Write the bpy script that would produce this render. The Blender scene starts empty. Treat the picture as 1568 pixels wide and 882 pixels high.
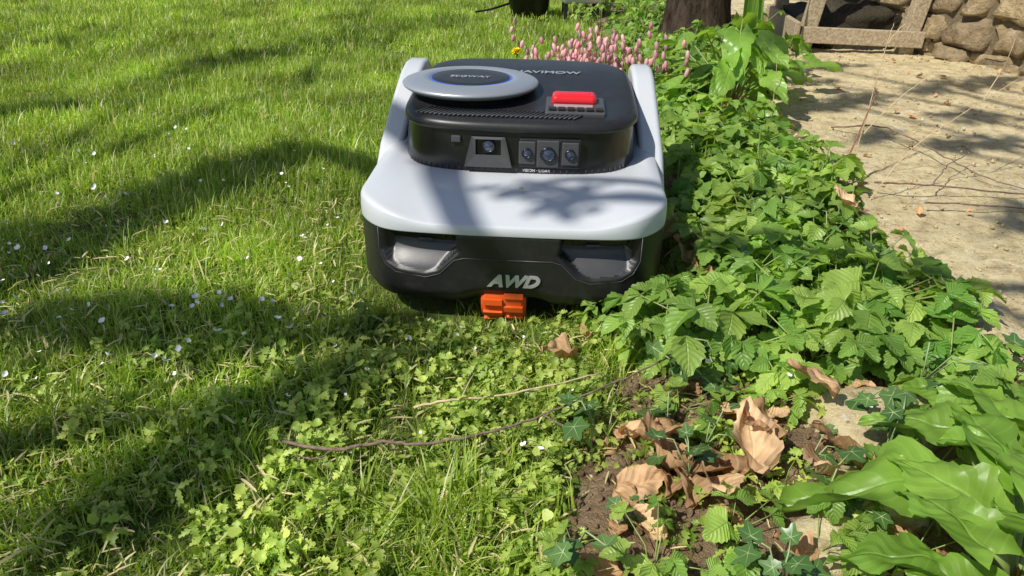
import bpy, bmesh, math, random
import numpy as np
from mathutils import Vector, Matrix, Euler, noise
random.seed(11); np.random.seed(11)
def U(a,b): return random.uniform(a,b)
rad=math.radians
scene=bpy.context.scene
SUN=Vector((-.52,-.38,.76)).normalized()

# ---------------------------------------------------------------- helpers
def link(o,parent=None):
    scene.collection.objects.link(o)
    if parent is not None: o.parent=parent
    return o
def empty(name,loc=(0,0,0),rot=(0,0,0)):
    e=bpy.data.objects.new(name,None); e.empty_display_size=.05
    e.location=loc; e.rotation_euler=rot; return link(e)
class MB:
    def __init__(s): s.v=[];s.f=[];s.m=[];s.a=[]
    def add(s,co,a=(0,0,0)):
        s.v.append(tuple(co)); s.a.append(a); return len(s.v)-1
    def face(s,idx,m=0): s.f.append(tuple(idx)); s.m.append(m)
    def mesh(s,name,mats,smooth=True):
        me=bpy.data.meshes.new(name); me.from_pydata(s.v,[],s.f)
        for x in mats: me.materials.append(x)
        me.polygons.foreach_set('material_index',s.m)
        me.polygons.foreach_set('use_smooth',[smooth]*len(s.f))
        at=me.attributes.new('luv','FLOAT_VECTOR','POINT')
        at.data.foreach_set('vector',[c for a in s.a for c in a])
        me.update(); return me
    def obj(s,name,mats,parent=None,smooth=True):
        return link(bpy.data.objects.new(name,s.mesh(name,mats,smooth)),parent)
def tube(mb,pts,r0,r1,n=5,m=0,jit=0,rnd=0):
    pts=[Vector(p) for p in pts]; rings=[]
    for i,p in enumerate(pts):
        t=(pts[min(i+1,len(pts)-1)]-pts[max(i-1,0)])
        if t.length<1e-9: t=Vector((0,0,1))
        t.normalize()
        a=t.orthogonal().normalized() if abs(t.z)>.95 else t.cross(Vector((0,0,1))).normalized()
        b=t.cross(a); r=r0+(r1-r0)*i/(len(pts)-1)
        ring=[]
        for k in range(n):
            an=2*math.pi*k/n; rr=r*(1+U(-jit,jit))
            ring.append(mb.add(p+a*math.cos(an)*rr+b*math.sin(an)*rr,(0,i/(len(pts)-1),rnd)))
        rings.append(ring)
    for i in range(len(rings)-1):
        for k in range(n):
            mb.face((rings[i][k],rings[i][(k+1)%n],rings[i+1][(k+1)%n],rings[i+1][k]),m)
    mb.face(rings[-1],m); mb.face(rings[0][::-1],m)
def crv(pts,n=12,wob=0):
    pts=[Vector(p) for p in pts]; P=[pts[0]]+pts+[pts[-1]]; out=[]
    for i in range(1,len(P)-2):
        for k in range(n):
            t=k/n; a,b,c,d=P[i-1],P[i],P[i+1],P[i+2]
            q=.5*((2*b)+(c-a)*t+(2*a-5*b+4*c-d)*t*t+(3*b-a-3*c+d)*t**3)
            if wob: q=q+Vector((U(-wob,wob),U(-wob,wob),U(-wob,wob)))
            out.append(q)
    out.append(pts[-1]); return out
def ss(a,b,x):
    t=min(1,max(0,(x-a)/(b-a))); return t*t*(3-2*t)

# ---------------------------------------------------------------- node helpers
def newmat(name):
    m=bpy.data.materials.new(name); m.use_nodes=True; nt=m.node_tree; nt.nodes.clear()
    return m,nt,nt.nodes.new('ShaderNodeOutputMaterial')
def setin(nt,sock,v):
    if v is None: return
    if isinstance(v,bpy.types.NodeSocket): nt.links.new(v,sock)
    else:
        if isinstance(v,(tuple,list)) and len(v)==3 and sock.type=='RGBA': v=(*v,1)
        sock.default_value=v
def M(nt,op,a,b=None,c=None,clamp=False):
    n=nt.nodes.new('ShaderNodeMath'); n.operation=op; n.use_clamp=clamp
    for i,x in enumerate((a,b,c)):
        if x is not None: setin(nt,n.inputs[i],x)
    return n.outputs[0]
def MIX(nt,f,a,b,mode='MIX'):
    n=nt.nodes.new('ShaderNodeMix'); n.data_type='RGBA'; n.blend_type=mode
    setin(nt,n.inputs['Factor'],f); setin(nt,n.inputs[6],a); setin(nt,n.inputs[7],b); return n.outputs[2]
def NOI(nt,scale,detail=4,rough=.55,vec=None,dist=0):
    n=nt.nodes.new('ShaderNodeTexNoise'); n.inputs['Scale'].default_value=scale
    n.inputs['Detail'].default_value=detail; n.inputs['Roughness'].default_value=rough
    n.inputs['Distortion'].default_value=dist
    if vec is not None: nt.links.new(vec,n.inputs['Vector'])
    return n.outputs['Fac']
def RAMP(nt,f,stops):
    n=nt.nodes.new('ShaderNodeValToRGB'); setin(nt,n.inputs[0],f)
    e=n.color_ramp.elements
    while len(e)<len(stops): e.new(.5)
    for i,(p,c) in enumerate(stops):
        e[i].position=p; e[i].color=(c,c,c,1) if isinstance(c,(int,float)) else (*c,1)
    return n.outputs[0]
def POS(nt): return nt.nodes.new('ShaderNodeNewGeometry').outputs['Position']
def OBJC(nt): return nt.nodes.new('ShaderNodeTexCoord').outputs['Object']
def BUMP(nt,h,s,d=.01):
    n=nt.nodes.new('ShaderNodeBump'); n.inputs['Strength'].default_value=s; n.inputs['Distance'].default_value=d
    nt.links.new(h,n.inputs['Height']); return n.outputs[0]
def PR(nt,col,rough=.6,spec=.5,metal=0,bump=None,coat=0):
    n=nt.nodes.new('ShaderNodeBsdfPrincipled')
    setin(nt,n.inputs['Base Color'],col); setin(nt,n.inputs['Roughness'],rough)
    n.inputs['Specular IOR Level'].default_value=spec; n.inputs['Metallic'].default_value=metal
    n.inputs['Coat Weight'].default_value=coat
    if bump is not None: nt.links.new(bump,n.inputs['Normal'])
    return n.outputs[0]
def plastic(name,col,rough=.4,spec=.5,metal=0,coat=0,var=.1,grain=.0,dust=0.0):
    m,nt,o=newmat(name); v=OBJC(nt)
    n=NOI(nt,18,5,.6,v); c=MIX(nt,M(nt,'MULTIPLY',n,var),col,tuple(x*.6 for x in col))
    if dust>0:
        d=RAMP(nt,NOI(nt,45,6,.7,v),[(.5,0.0),(.75,1.0)])
        c=MIX(nt,M(nt,'MULTIPLY',d,dust),c,(.35,.3,.2))
    r=M(nt,'ADD',rough-.06,M(nt,'MULTIPLY',NOI(nt,30,4,.6,v),.12))
    b=BUMP(nt,NOI(nt,900,2,.5,v),grain,.0006) if grain>0 else None
    nt.links.new(PR(nt,c,r,spec,metal,b,coat),o.inputs[0]); return m
def foliage(name,c1,c2,trans=.35,rough=.45,vein=0.0,spec=.4,tcol=None,dead=None,nfreq=7.0,spots=0,simple=False):
    m,nt,o=newmat(name)
    a=nt.nodes.new('ShaderNodeAttribute'); a.attribute_name='luv'
    s=nt.nodes.new('ShaderNodeSeparateXYZ'); nt.links.new(a.outputs['Vector'],s.inputs[0])
    oi=nt.nodes.new('ShaderNodeObjectInfo')
    r=M(nt,'ADD',M(nt,'MULTIPLY',oi.outputs['Random'],.35),M(nt,'MULTIPLY',s.outputs[2],.65))
    c=MIX(nt,r,c1,c2)
    if dead is not None:
        c=MIX(nt,M(nt,'GREATER_THAN',s.outputs[2],dead[1]),c,dead[0])
    wn=NOI(nt,nfreq,1 if simple else 3,.6,POS(nt))
    c=MIX(nt,1.0,c,RAMP(nt,wn,[(.3,.62),(.7,1.25)]),'MULTIPLY')
    bump=None
    if vein>0:
        au=M(nt,'ABSOLUTE',s.outputs[0])
        mid=M(nt,'SUBTRACT',1.0,M(nt,'MULTIPLY',au,14.0),clamp=True)
        ph=M(nt,'FRACT',M(nt,'MULTIPLY',M(nt,'SUBTRACT',s.outputs[1],M(nt,'MULTIPLY',au,.28)),7.0))
        sd=M(nt,'SUBTRACT',1.0,M(nt,'MULTIPLY',M(nt,'ABSOLUTE',M(nt,'SUBTRACT',ph,.5)),9.0),clamp=True)
        vv=M(nt,'MAXIMUM',mid,M(nt,'MULTIPLY',sd,.6))
        c=MIX(nt,M(nt,'MULTIPLY',vv,vein),c,tuple(min(1,x*1.5+.05) for x in c2))
        puff=M(nt,'ABSOLUTE',M(nt,'SUBTRACT',ph,.5))
        bump=BUMP(nt,M(nt,'SUBTRACT',M(nt,'MULTIPLY',puff,-1.0),M(nt,'MULTIPLY',mid,.8)),.6,.0025)
    if spots>0:
        sp=RAMP(nt,NOI(nt,160,4,.6,OBJC(nt)),[(.6,0.0),(.68,1.0)])
        c=MIX(nt,M(nt,'MULTIPLY',sp,spots),c,(.25,.2,.08))
    if simple:
        d=nt.nodes.new('ShaderNodeBsdfDiffuse'); nt.links.new(c,d.inputs[0])
        g=nt.nodes.new('ShaderNodeBsdfGlossy'); g.inputs['Roughness'].default_value=rough; g.inputs[0].default_value=(1,1,1,1)
        x=nt.nodes.new('ShaderNodeMixShader'); x.inputs[0].default_value=spec*.12
        nt.links.new(d.outputs[0],x.inputs[1]); nt.links.new(g.outputs[0],x.inputs[2]); p=x.outputs[0]
    else: p=PR(nt,c,rough,spec,0,bump)
    t=nt.nodes.new('ShaderNodeBsdfTranslucent')
    setin(nt,t.inputs[0],MIX(nt,1.0,c,tcol or (1.5,1.5,.5),'MULTIPLY'))
    x=nt.nodes.new('ShaderNodeMixShader'); x.inputs[0].default_value=trans
    nt.links.new(p,x.inputs[1]); nt.links.new(t.outputs[0],x.inputs[2]); nt.links.new(x.outputs[0],o.inputs[0])
    return m

# ---------------------------------------------------------------- world / sun / camera
w=bpy.data.worlds.new('World'); scene.world=w; w.use_nodes=True
nt=w.node_tree; bg=nt.nodes['Background']
sky=nt.nodes.new('ShaderNodeTexSky'); sky.sky_type='NISHITA'; sky.sun_disc=False
sky.sun_elevation=math.asin(SUN.z); sky.sun_rotation=math.atan2(SUN.x,SUN.y)%(2*math.pi)
nt.links.new(sky.outputs[0],bg.inputs[0]); bg.inputs[1].default_value=.10
sl=bpy.data.lights.new('sun','SUN'); sl.energy=5; sl.angle=rad(.5); sl.color=(1,.955,.87)
so=link(bpy.data.objects.new('sun',sl)); so.rotation_euler=SUN.to_track_quat('Z','Y').to_euler(); so.location=SUN*20
cam=bpy.data.cameras.new('camera'); cam.lens=25.7; cam.sensor_width=36; cam.clip_start=.02; cam.clip_end=3000
co=link(bpy.data.objects.new('camera',cam)); co.location=(0,0,.56); co.rotation_euler=(rad(62),0,0); scene.camera=co
scene.view_settings.view_transform='Standard'; scene.view_settings.look='None'; scene.view_settings.exposure=0

# ---------------------------------------------------------------- layout
MO=Vector((-.008,.925,0)); MYAW=rad(-4)
def mloc(x,y):
    dx,dy=x-MO.x,y-MO.y; c,s=math.cos(-MYAW),math.sin(-MYAW)
    return dx*c-dy*s, dx*s+dy*c
def inm(x,y,mg=0):
    lx,ly=mloc(x,y)
    if ly<.10: lim=.18+ly*.5
    else: lim=.232
    return -mg<ly<.64+mg and abs(lx)<lim+mg
def bl(y): return float(np.interp(y,[0,.5,.75,.95,1.1,2,3,4,6],[.08,.05,.12,.25,.29,.34,.40,.42,.45]))
def pl(y): return float(np.interp(y,[0,.5,.77,.93,1.15,1.47,1.97,2.34,2.86,4],[.72,.66,.60,.61,.60,.67,.70,.77,.92,1.12]))

# ---------------------------------------------------------------- ground
def ground_mat():
    m,nt,o=newmat('lawn_soil'); p=POS(nt)
    n=NOI(nt,9,8,.65,p); n2=NOI(nt,60,6,.7,p)
    c=RAMP(nt,n,[(.3,(.05,.09,.015)),(.5,(.11,.18,.03)),(.7,(.18,.26,.05))])
    c=MIX(nt,RAMP(nt,n2,[(.45,0.0),(.65,.7)]),c,(.17,.14,.07))
    nt.links.new(PR(nt,c,.95,.1,0,BUMP(nt,n2,1,.02)),o.inputs[0]); return m
mb=MB(); rs=[0,1,2,4,8,20,60,200,1500]; seg=48; prev=None
c0=mb.add((0,2,0))
for r in rs[1:]:
    ring=[mb.add((r*math.cos(2*math.pi*k/seg),2+r*math.sin(2*math.pi*k/seg),0)) for k in range(seg)]
    for k in range(seg):
        if prev is None: mb.face((c0,ring[k],ring[(k+1)%seg]))
        else: mb.face((prev[k],ring[k],ring[(k+1)%seg],prev[(k+1)%seg]))
    prev=ring
mb.obj('ground',[ground_mat()])

def sheet(name,x0,x1,y0,y1,st,zf,mat):
    nx=int((x1-x0)/st)+1; ny=int((y1-y0)/st)+1; mb=MB()
    for j in range(ny):
        for i in range(nx):
            x=x0+(x1-x0)*i/(nx-1); y=y0+(y1-y0)*j/(ny-1); mb.add((x,y,zf(x,y)))
    for j in range(ny-1):
        for i in range(nx-1):
            a=j*nx+i; mb.face((a,a+1,a+nx+1,a+nx))
    return mb.obj(name,[mat])
def soil_mat():
    m,nt,o=newmat('soil'); p=POS(nt)
    n=NOI(nt,35,8,.7,p); n2=NOI(nt,140,5,.7,p)
    c=RAMP(nt,n,[(.3,(.13,.085,.048)),(.5,(.33,.23,.135)),(.72,(.54,.41,.26))])
    nt.links.new(PR(nt,c,.95,.15,0,BUMP(nt,M(nt,'ADD',n,n2),1,.012)),o.inputs[0]); return m
def path_mat(name='path_stone',k=1.0):
    m,nt,o=newmat(name); p=POS(nt)
    n=NOI(nt,3.5,8,.62,p); n2=NOI(nt,32,8,.78,p); n3=NOI(nt,170,5,.75,p)
    c=RAMP(nt,n2,[(.30,(.20,.15,.08)),(.41,(.50,.40,.22)),(.53,(.70,.58,.34)),(.75,(.80,.71,.49))])
    c=MIX(nt,RAMP(nt,n,[(.45,0.0),(.65,.35)]),c,(.45,.37,.22))
    vo=nt.nodes.new('ShaderNodeTexVoronoi'); vo.inputs['Scale'].default_value=75; nt.links.new(p,vo.inputs['Vector'])
    d=RAMP(nt,vo.outputs['Distance'],[(.12,.8),(.26,0.0)])
    c=MIX(nt,M(nt,'MULTIPLY',d,M(nt,'GREATER_THAN',n3,.5)),c,(.17,.14,.10))
    d2=RAMP(nt,NOI(nt,11,8,.85,p),[(.57,0.0),(.62,.6)])
    c=MIX(nt,d2,c,(.27,.23,.14))
    d3=RAMP(nt,NOI(nt,20,5,.7,p,1.2),[(.60,0.0),(.64,.6)])
    c=MIX(nt,d3,c,(.78,.75,.63))
    d4=RAMP(nt,NOI(nt,5,7,.8,p,.6),[(.63,0.0),(.69,.4)])
    c=MIX(nt,d4,c,(.17,.18,.07))
    c=MIX(nt,1.0,c,(k,k,k),'MULTIPLY')
    h=M(nt,'ADD',M(nt,'MULTIPLY',n2,1.3),M(nt,'MULTIPLY',n3,.6))
    nt.links.new(PR(nt,c,.93,.15,0,BUMP(nt,h,.8,.009)),o.inputs[0]); return m
PM=path_mat(); SM=soil_mat()
def soilz(x,y):
    e=min(x-bl(y),pl(y)+.1-x); k=ss(-.05,.05,e)
    return -.012+.03*k+.008*noise.noise(Vector((x*14,y*14,0)))+.005*noise.noise(Vector((x*50,y*50,3)))
sheet('flower_bed_soil',-.05,1.4,.2,4.6,.014,soilz,SM)
def pathz(x,y):
    k=ss(-.06,.03,x-pl(y)-.02+.05*noise.noise(Vector((y*5,0,0))))
    return -.02+.042*k+.007*noise.noise(Vector((x*4,y*4,5)))+.005*noise.noise(Vector((x*18,y*18,0)))+.003*noise.noise(Vector((x*50,y*50,8)))
sheet('garden_path',.5,3.4,.2,6.2,.012,pathz,PM)

# ---------------------------------------------------------------- leaf builders
def TM(p,yaw=0,pitch=0,roll=0):
    return Matrix.Translation(p)@Matrix.Rotation(yaw,4,'Z')@Matrix.Rotation(pitch,4,'X')@Matrix.Rotation(roll,4,'Y')
def leaf(mb,mt,L,W,teeth=6,ser=.12,fold=.25,droop=.25,rnd=None,m=0,cols=2,lobe=0,ripple=.0,shape=None,lobed=0,curl=0):
    rnd=random.random() if rnd is None else rnd
    n=max(6,teeth*2); ph=U(0,6); prev=None
    shape=shape or (lambda s: max(0,math.sin(math.pi*s**.72))**.8)
    for i in range(n+1):
        s=i/n; wd=W*.5*shape(s)+.0006
        tooth=(i%2==1) and i<n
        if lobed: wd*=1-lobed*abs(math.sin(s*math.pi*3+.4))**3
        row=[]
        for j in range(-cols,cols+1):
            u=j/cols; e=abs(u)==1
            x=u*wd*(1+(ser if (tooth and e) else 0)); y=L*s+(L/n*.7 if tooth and e else 0)-abs(u)*lobe*L*(1-s)**2
            z=fold*abs(x)-droop*L*s*s+ripple*L*math.sin(s*9+ph+u*2)*abs(u)
            if curl: z+=curl*L*noise.noise(Vector((u*1.3+ph,s*3.5,rnd*9))); x+=curl*L*.5*noise.noise(Vector((u*1.3,s*3+ph,rnd*9+4)))
            row.append(mb.add(mt@Vector((x,y,z)),(u,s,rnd)))
        if prev:
            for k in range(2*cols): mb.face((prev[k],prev[k+1],row[k+1],row[k]),m)
        prev=row
def round_leaf(mb,mt,r,rfun,rnd=None,m=0,cup=.2,n=20,veins=None,vm=1):
    rnd=random.random() if rnd is None else rnd
    c=mb.add(mt@Vector((0,0,0)),(0,0,rnd)); p1=[];p2=[]
    for k in range(n):
        a=2*math.pi*k/n+.0001; rr=r*rfun(a)
        for f,l in ((.55,p1),(1,p2)):
            x,y=rr*f*math.sin(a),rr*f*math.cos(a)
            l.append(mb.add(mt@Vector((x,y,cup*rr*f*f)),(math.sin(a)*f,f,rnd)))
    for k in range(n):
        q=(k+1)%n; mb.face((c,p1[q],p1[k]),m); mb.face((p1[k],p1[q],p2[q],p2[k]),m)
    if veins:
        for a in veins:
            rr=r*rfun(a)*.85; d=Vector((math.sin(a),math.cos(a),0)); q=Vector((d.y,-d.x,0))*.0004
            pr=None
            for f in (0,.5,1):
                pt=d*rr*f+Vector((0,0,cup*rr*f*f+.0005)); wdt=q*(1-f*.8)
                cur=(mb.add(mt@(pt-wdt),(0,0,0)),mb.add(mt@(pt+wdt),(0,0,0)))
                if pr: mb.face((pr[0],pr[1],cur[1],cur[0]),vm)
                pr=cur

# scatter through geometry nodes (one named object per mass)
def scatter(name,meshes,pts,parent=None):
    col=bpy.data.collections.new(name+'_variants')
    for i,me in enumerate(meshes):
        col.objects.link(bpy.data.objects.new('%s_variant_%02d'%(name,i),me))
    me=bpy.data.meshes.new(name); me.from_pydata([p[:3] for p in pts],[],[])
    a=me.attributes.new('rot','FLOAT_VECTOR','POINT'); a.data.foreach_set('vector',[c for p in pts for c in p[3:6]])
    a=me.attributes.new('scl','FLOAT','POINT'); a.data.foreach_set('value',[p[6] for p in pts])
    a=me.attributes.new('idx','INT','POINT'); a.data.foreach_set('value',[int(p[7]) for p in pts])
    o=link(bpy.data.objects.new(name,me),parent)
    g=bpy.data.node_groups.new(name+'_scatter','GeometryNodeTree')
    g.interface.new_socket('Geometry',in_out='INPUT',socket_type='NodeSocketGeometry')
    g.interface.new_socket('Geometry',in_out='OUTPUT',socket_type='NodeSocketGeometry')
    gi=g.nodes.new('NodeGroupInput'); go=g.nodes.new('NodeGroupOutput')
    ip=g.nodes.new('GeometryNodeInstanceOnPoints'); ci=g.nodes.new('GeometryNodeCollectionInfo')
    ci.inputs['Collection'].default_value=col; ci.inputs['Separate Children'].default_value=True; ci.inputs['Reset Children'].default_value=True
    ip.inputs['Pick Instance'].default_value=True
    def na(t,nm):
        n=g.nodes.new('GeometryNodeInputNamedAttribute'); n.data_type=t; n.inputs['Name'].default_value=nm
        return n.outputs['Attribute']
    L=g.links.new
    L(gi.outputs[0],ip.inputs['Points']); L(ci.outputs[0],ip.inputs['Instance'])
    L(na('INT','idx'),ip.inputs['Instance Index']); L(na('FLOAT_VECTOR','rot'),ip.inputs['Rotation']); L(na('FLOAT','scl'),ip.inputs['Scale'])
    L(ip.outputs[0],go.inputs[0])
    md=o.modifiers.new('scatter','NODES'); md.node_group=g
    return o

# ---------------------------------------------------------------- lawn grass
GR=foliage('grass_blade',(.17,.31,.025),(.50,.62,.10),trans=.4,rough=.45,spec=.4,dead=((.74,.68,.38),.89),nfreq=3.2,simple=True)
def grass_tuft(nb,R,hmin,hmax,wd,lean,K=3):
    mb=MB(); off=U(0,50)
    for _ in range(nb):
        a=U(0,6.283); r=R*math.sqrt(random.random()); bx,by=r*math.cos(a),r*math.sin(a)
        nn=noise.noise(Vector((bx*28+off,by*28,0)))
        h=U(hmin,hmax)*(1+.9*nn); yaw=U(0,6.283) if random.random()<.5 else nn*8+U(-.6,.6); ln=abs(random.gauss(0,lean)); w=wd*U(.7,1.3); rnd=random.random()
        d=Vector((math.cos(yaw),math.sin(yaw),0)); s=Vector((-d.y,d.x,0)); prev=None
        for i in range(K+1):
            t=i/K; ang=ln*t*1.3
            p=Vector((bx,by,-.003))+d*(h*math.sin(ang)*t)+Vector((0,0,h*t*math.cos(ang)))
            ww=w*.5*(1-t**2*.95)
            row=(mb.add(p-s*ww,(-1,t,rnd)),mb.add(p+s*ww,(1,t,rnd)))
            if prev: mb.face((prev[0],prev[1],row[1],row[0]))
            prev=row
    return mb.mesh('grass_tuft',[GR])
tufts=[grass_tuft(120,.06,.014,.040,.0023,.9) for _ in range(8)]
long_t=[grass_tuft(26,.02,.04,.09,.0035,.75) for _ in range(3)]
big=[grass_tuft(430,.12,.014,.044,.0027,.9) for _ in range(6)]
far=[grass_tuft(380,.16,.018,.048,.0038,.85) for _ in range(5)]
pts=[]
def zone(x0,x1,y0,y1,den,sc,ids,edge):
    for _ in range(int((x1-x0)*(y1-y0)*den)):
        x,y=U(x0,x1),U(y0,y1)
        if abs(x)>.75*y+.7: continue
        e=bl(y)-x-edge
        if e<-.03 and random.random()<min(1,.6-e*8): continue
        if inm(x,y,-.05): continue
        if ((x-.09)/.07)**2+((y-.52)/.11)**2<1: continue
        n=noise.noise(Vector((x*3,y*3,0)))+.5*noise.noise(Vector((x*9,y*9,4)))
        weed=math.exp(-(((x-.02)/.30)**2+((y-.70)/.24)**2))
        if random.random()<weed*.3: continue
        s=sc*(1+.35*n)*U(.8,1.15)
        if inm(x,y,.05): s*=.62
        s=max(.5,s); zs=-.010*weed
        pts.append((x,y,zs,U(-.12,.12),U(-.12,.12),U(0,6.28),s,random.choice(ids)))
zone(-1.3,.35,.25,1.4,520,.95,range(8),0)
zone(-2.5,.5,1.4,3.0,145,1.0,range(11,17),.05)
zone(-5,.6,3.0,7.0,60,1.1,range(17,22),.1)
for _ in range(30):
    x=random.gauss(-.10,.06); y=random.gauss(.53,.03); pts.append((x,y,0,U(-.3,.3),U(-.3,.3),U(0,6.28),U(.5,.95),8+random.randrange(3)))
for _ in range(110):
    x=U(-.8,.1); y=U(.46,1.3)
    if not inm(x,y,.06): pts.append((x,y,0,U(-.3,.3),U(-.3,.3),U(0,6.28),U(.3,.65),8+random.randrange(3)))
for _ in range(50):
    y=U(.62,1.0); x=bl(y)+random.gauss(-.06,.06)
    if not inm(x,y,.05): pts.append((x,y,0,U(-.3,.3),U(-.3,.3),U(0,6.28),U(.4,.7),8+random.randrange(3)))
scatter('lawn_grass',tufts+long_t+big+far,pts)

# small weeds in the lawn
WE=foliage('lawn_weed_leaf',(.17,.32,.03),(.58,.66,.15),trans=.35,rough=.5,spec=.35,nfreq=5,simple=True)
def sprig():
    mb=MB()
    for _ in range(random.randint(6,10)):
        a=U(0,6.28); r=U(.004,.03); h=U(.008,.032); p=Vector((r*math.cos(a),r*math.sin(a),h))
        tube(mb,[(0,0,0),(p.x*.6,p.y*.6,h*.8),p],.0005,.0004,3)
        k=random.choice([3,5]); ph=U(0,6)
        if random.random()<.3:
            round_leaf(mb,TM(p,U(0,6.3),U(-.8,.6),U(-.7,.7)),U(.003,.007),lambda a:.7+.3*abs(math.cos(a*k/2+ph)),cup=U(-.3,.5),n=14)
        else:
            for q in range(3):
                leaf(mb,TM(p,ph+q*2.09+U(-.4,.4),U(-.7,.6),U(-.7,.7)),U(.005,.013),U(.003,.008),teeth=4,ser=.4,fold=.3,droop=.4,cols=1,lobed=.5)
    return mb.mesh('weed_sprig',[WE])
sp=[sprig() for _ in range(12)]; pts=[]
for _ in range(5000):
    y=U(.4,1.25); x=U(-.9,.4)
    weed=.55*math.exp(-(((x-.0)/.32)**2+((y-.68)/.2)**2))+.06*(y<.95)
    weed*=.3+1.4*ss(-.2,.3,noise.noise(Vector((x*12,y*12,7))))
    if random.random()>weed or inm(x,y,.02): continue
    if ((x-.09)/.05)**2+((y-.52)/.09)**2<1: continue
    pts.append((x,y,U(-.004,.006),U(-.4,.4),U(-.4,.4),U(0,6.28),U(.6,1.3),random.randrange(12)))
scatter('lawn_weeds',sp,pts)

# petals
PT=plastic('petal',(.88,.85,.83),.6,.3,var=.1)
pe=[]
for _ in range(4):
    mb=MB(); ph=U(0,6); round_leaf(mb,Matrix.Identity(4),.0066,lambda a:.8-.3*math.cos(a+ph)**8+.2*math.sin(2*a+ph),cup=U(.2,.8),n=16); pe.append(mb.mesh('petal',[PT]))
pts=[]
for _ in range(190):
    y=U(.6,1.9) if random.random()<.7 else U(.75,1.25); x=U(-.75*y-.1,.10)
    if inm(x,y,.03): continue
    pts.append((x,y,U(.028,.042),U(-.8,.8),U(-.8,.8),U(0,6),U(.45,1.05)*(.7 if y<.75 else 1),random.randrange(4)))
for x,y in ((.24,.75),(.33,.72),(.2,.9),(.40,.66)): pts.append((x,y,.06,.3,.2,0,.7,0))
scatter('fallen_petals',pe,pts)

# clippings
CL=foliage('clipping',(.50,.46,.18),(.72,.64,.34),trans=.2,rough=.7,spec=.2,simple=True)
mb=MB(); leaf(mb,Matrix.Identity(4),.026,.0017,teeth=3,ser=0,fold=.3,droop=.2,cols=1); cl=[mb.mesh('clip',[CL])]
pts=[]
for _ in range(2800):
    y=U(.42,1.4); x=U(-.9,.3)
    if inm(x,y,.02): continue
    pts.append((x,y,U(.004,.028),U(-.35,.35),U(-.35,.35),U(0,6.3),U(.3,1.2),0))
scatter('grass_clippings',cl,pts)

# ---------------------------------------------------------------- bed plants
GE=foliage('ground_cover_leaf',(.085,.25,.03),(.42,.58,.12),trans=.38,rough=.40,vein=.22,spec=.45,nfreq=7,spots=.2)
ST=foliage('stem',(.22,.32,.08),(.30,.38,.12),trans=.1)
def trifol(nl,hs,Ls):
    mb=MB()
    for i in range(nl):
        yaw=U(0,6.28); r=U(.015,.085); h=U(*hs); p=Vector((r*math.sin(-yaw),r*math.cos(yaw),h))
        tube(mb,[(0,0,-.01),(p.x*.35,p.y*.35,h*.7),p],.0014,.0009,4,m=1,rnd=random.random())
        rnd=random.random(); L=U(*Ls); pit=U(-.6,.3); rl=U(-.5,.5)
        leaf(mb,TM(p,yaw,pit,rl),L,L*U(.66,.88),teeth=6,ser=.13,fold=U(.1,.4),droop=U(.1,.6),rnd=rnd,ripple=.04,lobed=U(0,.28))
        for sgn in (1,-1):
            leaf(mb,TM(p,yaw+sgn*U(1.0,1.45),pit+U(-.2,.2),rl+U(-.3,.3)),L*U(.7,.9),L*U(.5,.72),teeth=5,ser=.13,fold=U(.1,.4),droop=U(.1,.6),rnd=min(1,rnd+.08),ripple=.04,lobed=U(0,.25))
    return mb.mesh('trifol',[GE,ST])
tr=[trifol(random.randint(6,9),(.025,.10),(.026,.048)) for _ in range(9)]
pts=[]
cnt=0
while cnt<265:
    y=U(.42,3.3); x=U(bl(y)+.03,pl(y)-.01)
    if inm(x,y,.075): continue
    if y<.82 and x<.40 and random.random()<.85: continue
    if y<.66 and random.random()<.65: continue
    if .33<x<.54 and .60<y<.74: continue
    if (x-.62)**2+(y-2.1)**2<.17**2: continue
    cnt+=1
    pts.append((x,y,.005,U(-.25,.25),U(-.25,.25),U(0,6.28),U(.65,1.15),random.randrange(9)))
for x,y,s in ((.17,.86,.6),(.13,.90,.5),(.20,.80,.7),(.22,.93,.8),(.26,.86,1),(.30,.8,1),(.2,.50,.6),(.13,.47,.6),(.28,.48,.6),(.36,.47,.6),(.06,.48,.4),(.58,.70,.8),(.62,.76,.8),(.52,.80,1.1),(.45,.82,1.1),(.56,.86,1.0),(.60,.88,.9),(.38,.80,1),(.33,.86,1),(.24,.66,.5),(.30,.70,.6),(.20,.70,.5),(.33,.74,.8)):
    pts.append((x,y,.005,U(-.2,.2),U(-.2,.2),U(0,6.28),s,random.randrange(9)))
scatter('ground_cover_plants',tr,pts)

# ivy
IV=foliage('ivy_leaf',(.05,.12,.03),(.13,.24,.06),trans=.15,rough=.35,spec=.5)
IVV=plastic('ivy_vein',(.30,.40,.18),.5,.3)
def ivf(a):
    a=(a+math.pi)%(2*math.pi)-math.pi
    r=.60
    for c,h,wd in ((0,1,.45),(1.05,.85,.45),(-1.05,.85,.45),(2.15,.70,.45),(-2.15,.70,.45)):
        r=max(r,h*math.exp(-((a-c)/wd)**2*.7))
    if abs(a)>2.85: r=.3
    return r
def ivy():
    mb=MB()
    for _ in range(random.randint(3,5)):
        a=U(0,6.28); r=U(.01,.06); p=Vector((r*math.cos(a),r*math.sin(a),U(.015,.05)))
        tube(mb,[(0,0,0),(p.x*.5,p.y*.5,p.z),p],.001,.0008,4,m=1)
        round_leaf(mb,TM(p,U(0,6.28),U(-.5,.4),U(-.5,.5)),U(.013,.024),ivf,cup=U(-.3,.3),n=40,veins=[0,1.05,-1.05,2.15,-2.15])
    return mb.mesh('ivy',[IV,IVV])
iv=[ivy() for _ in range(5)]; pts=[]
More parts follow.
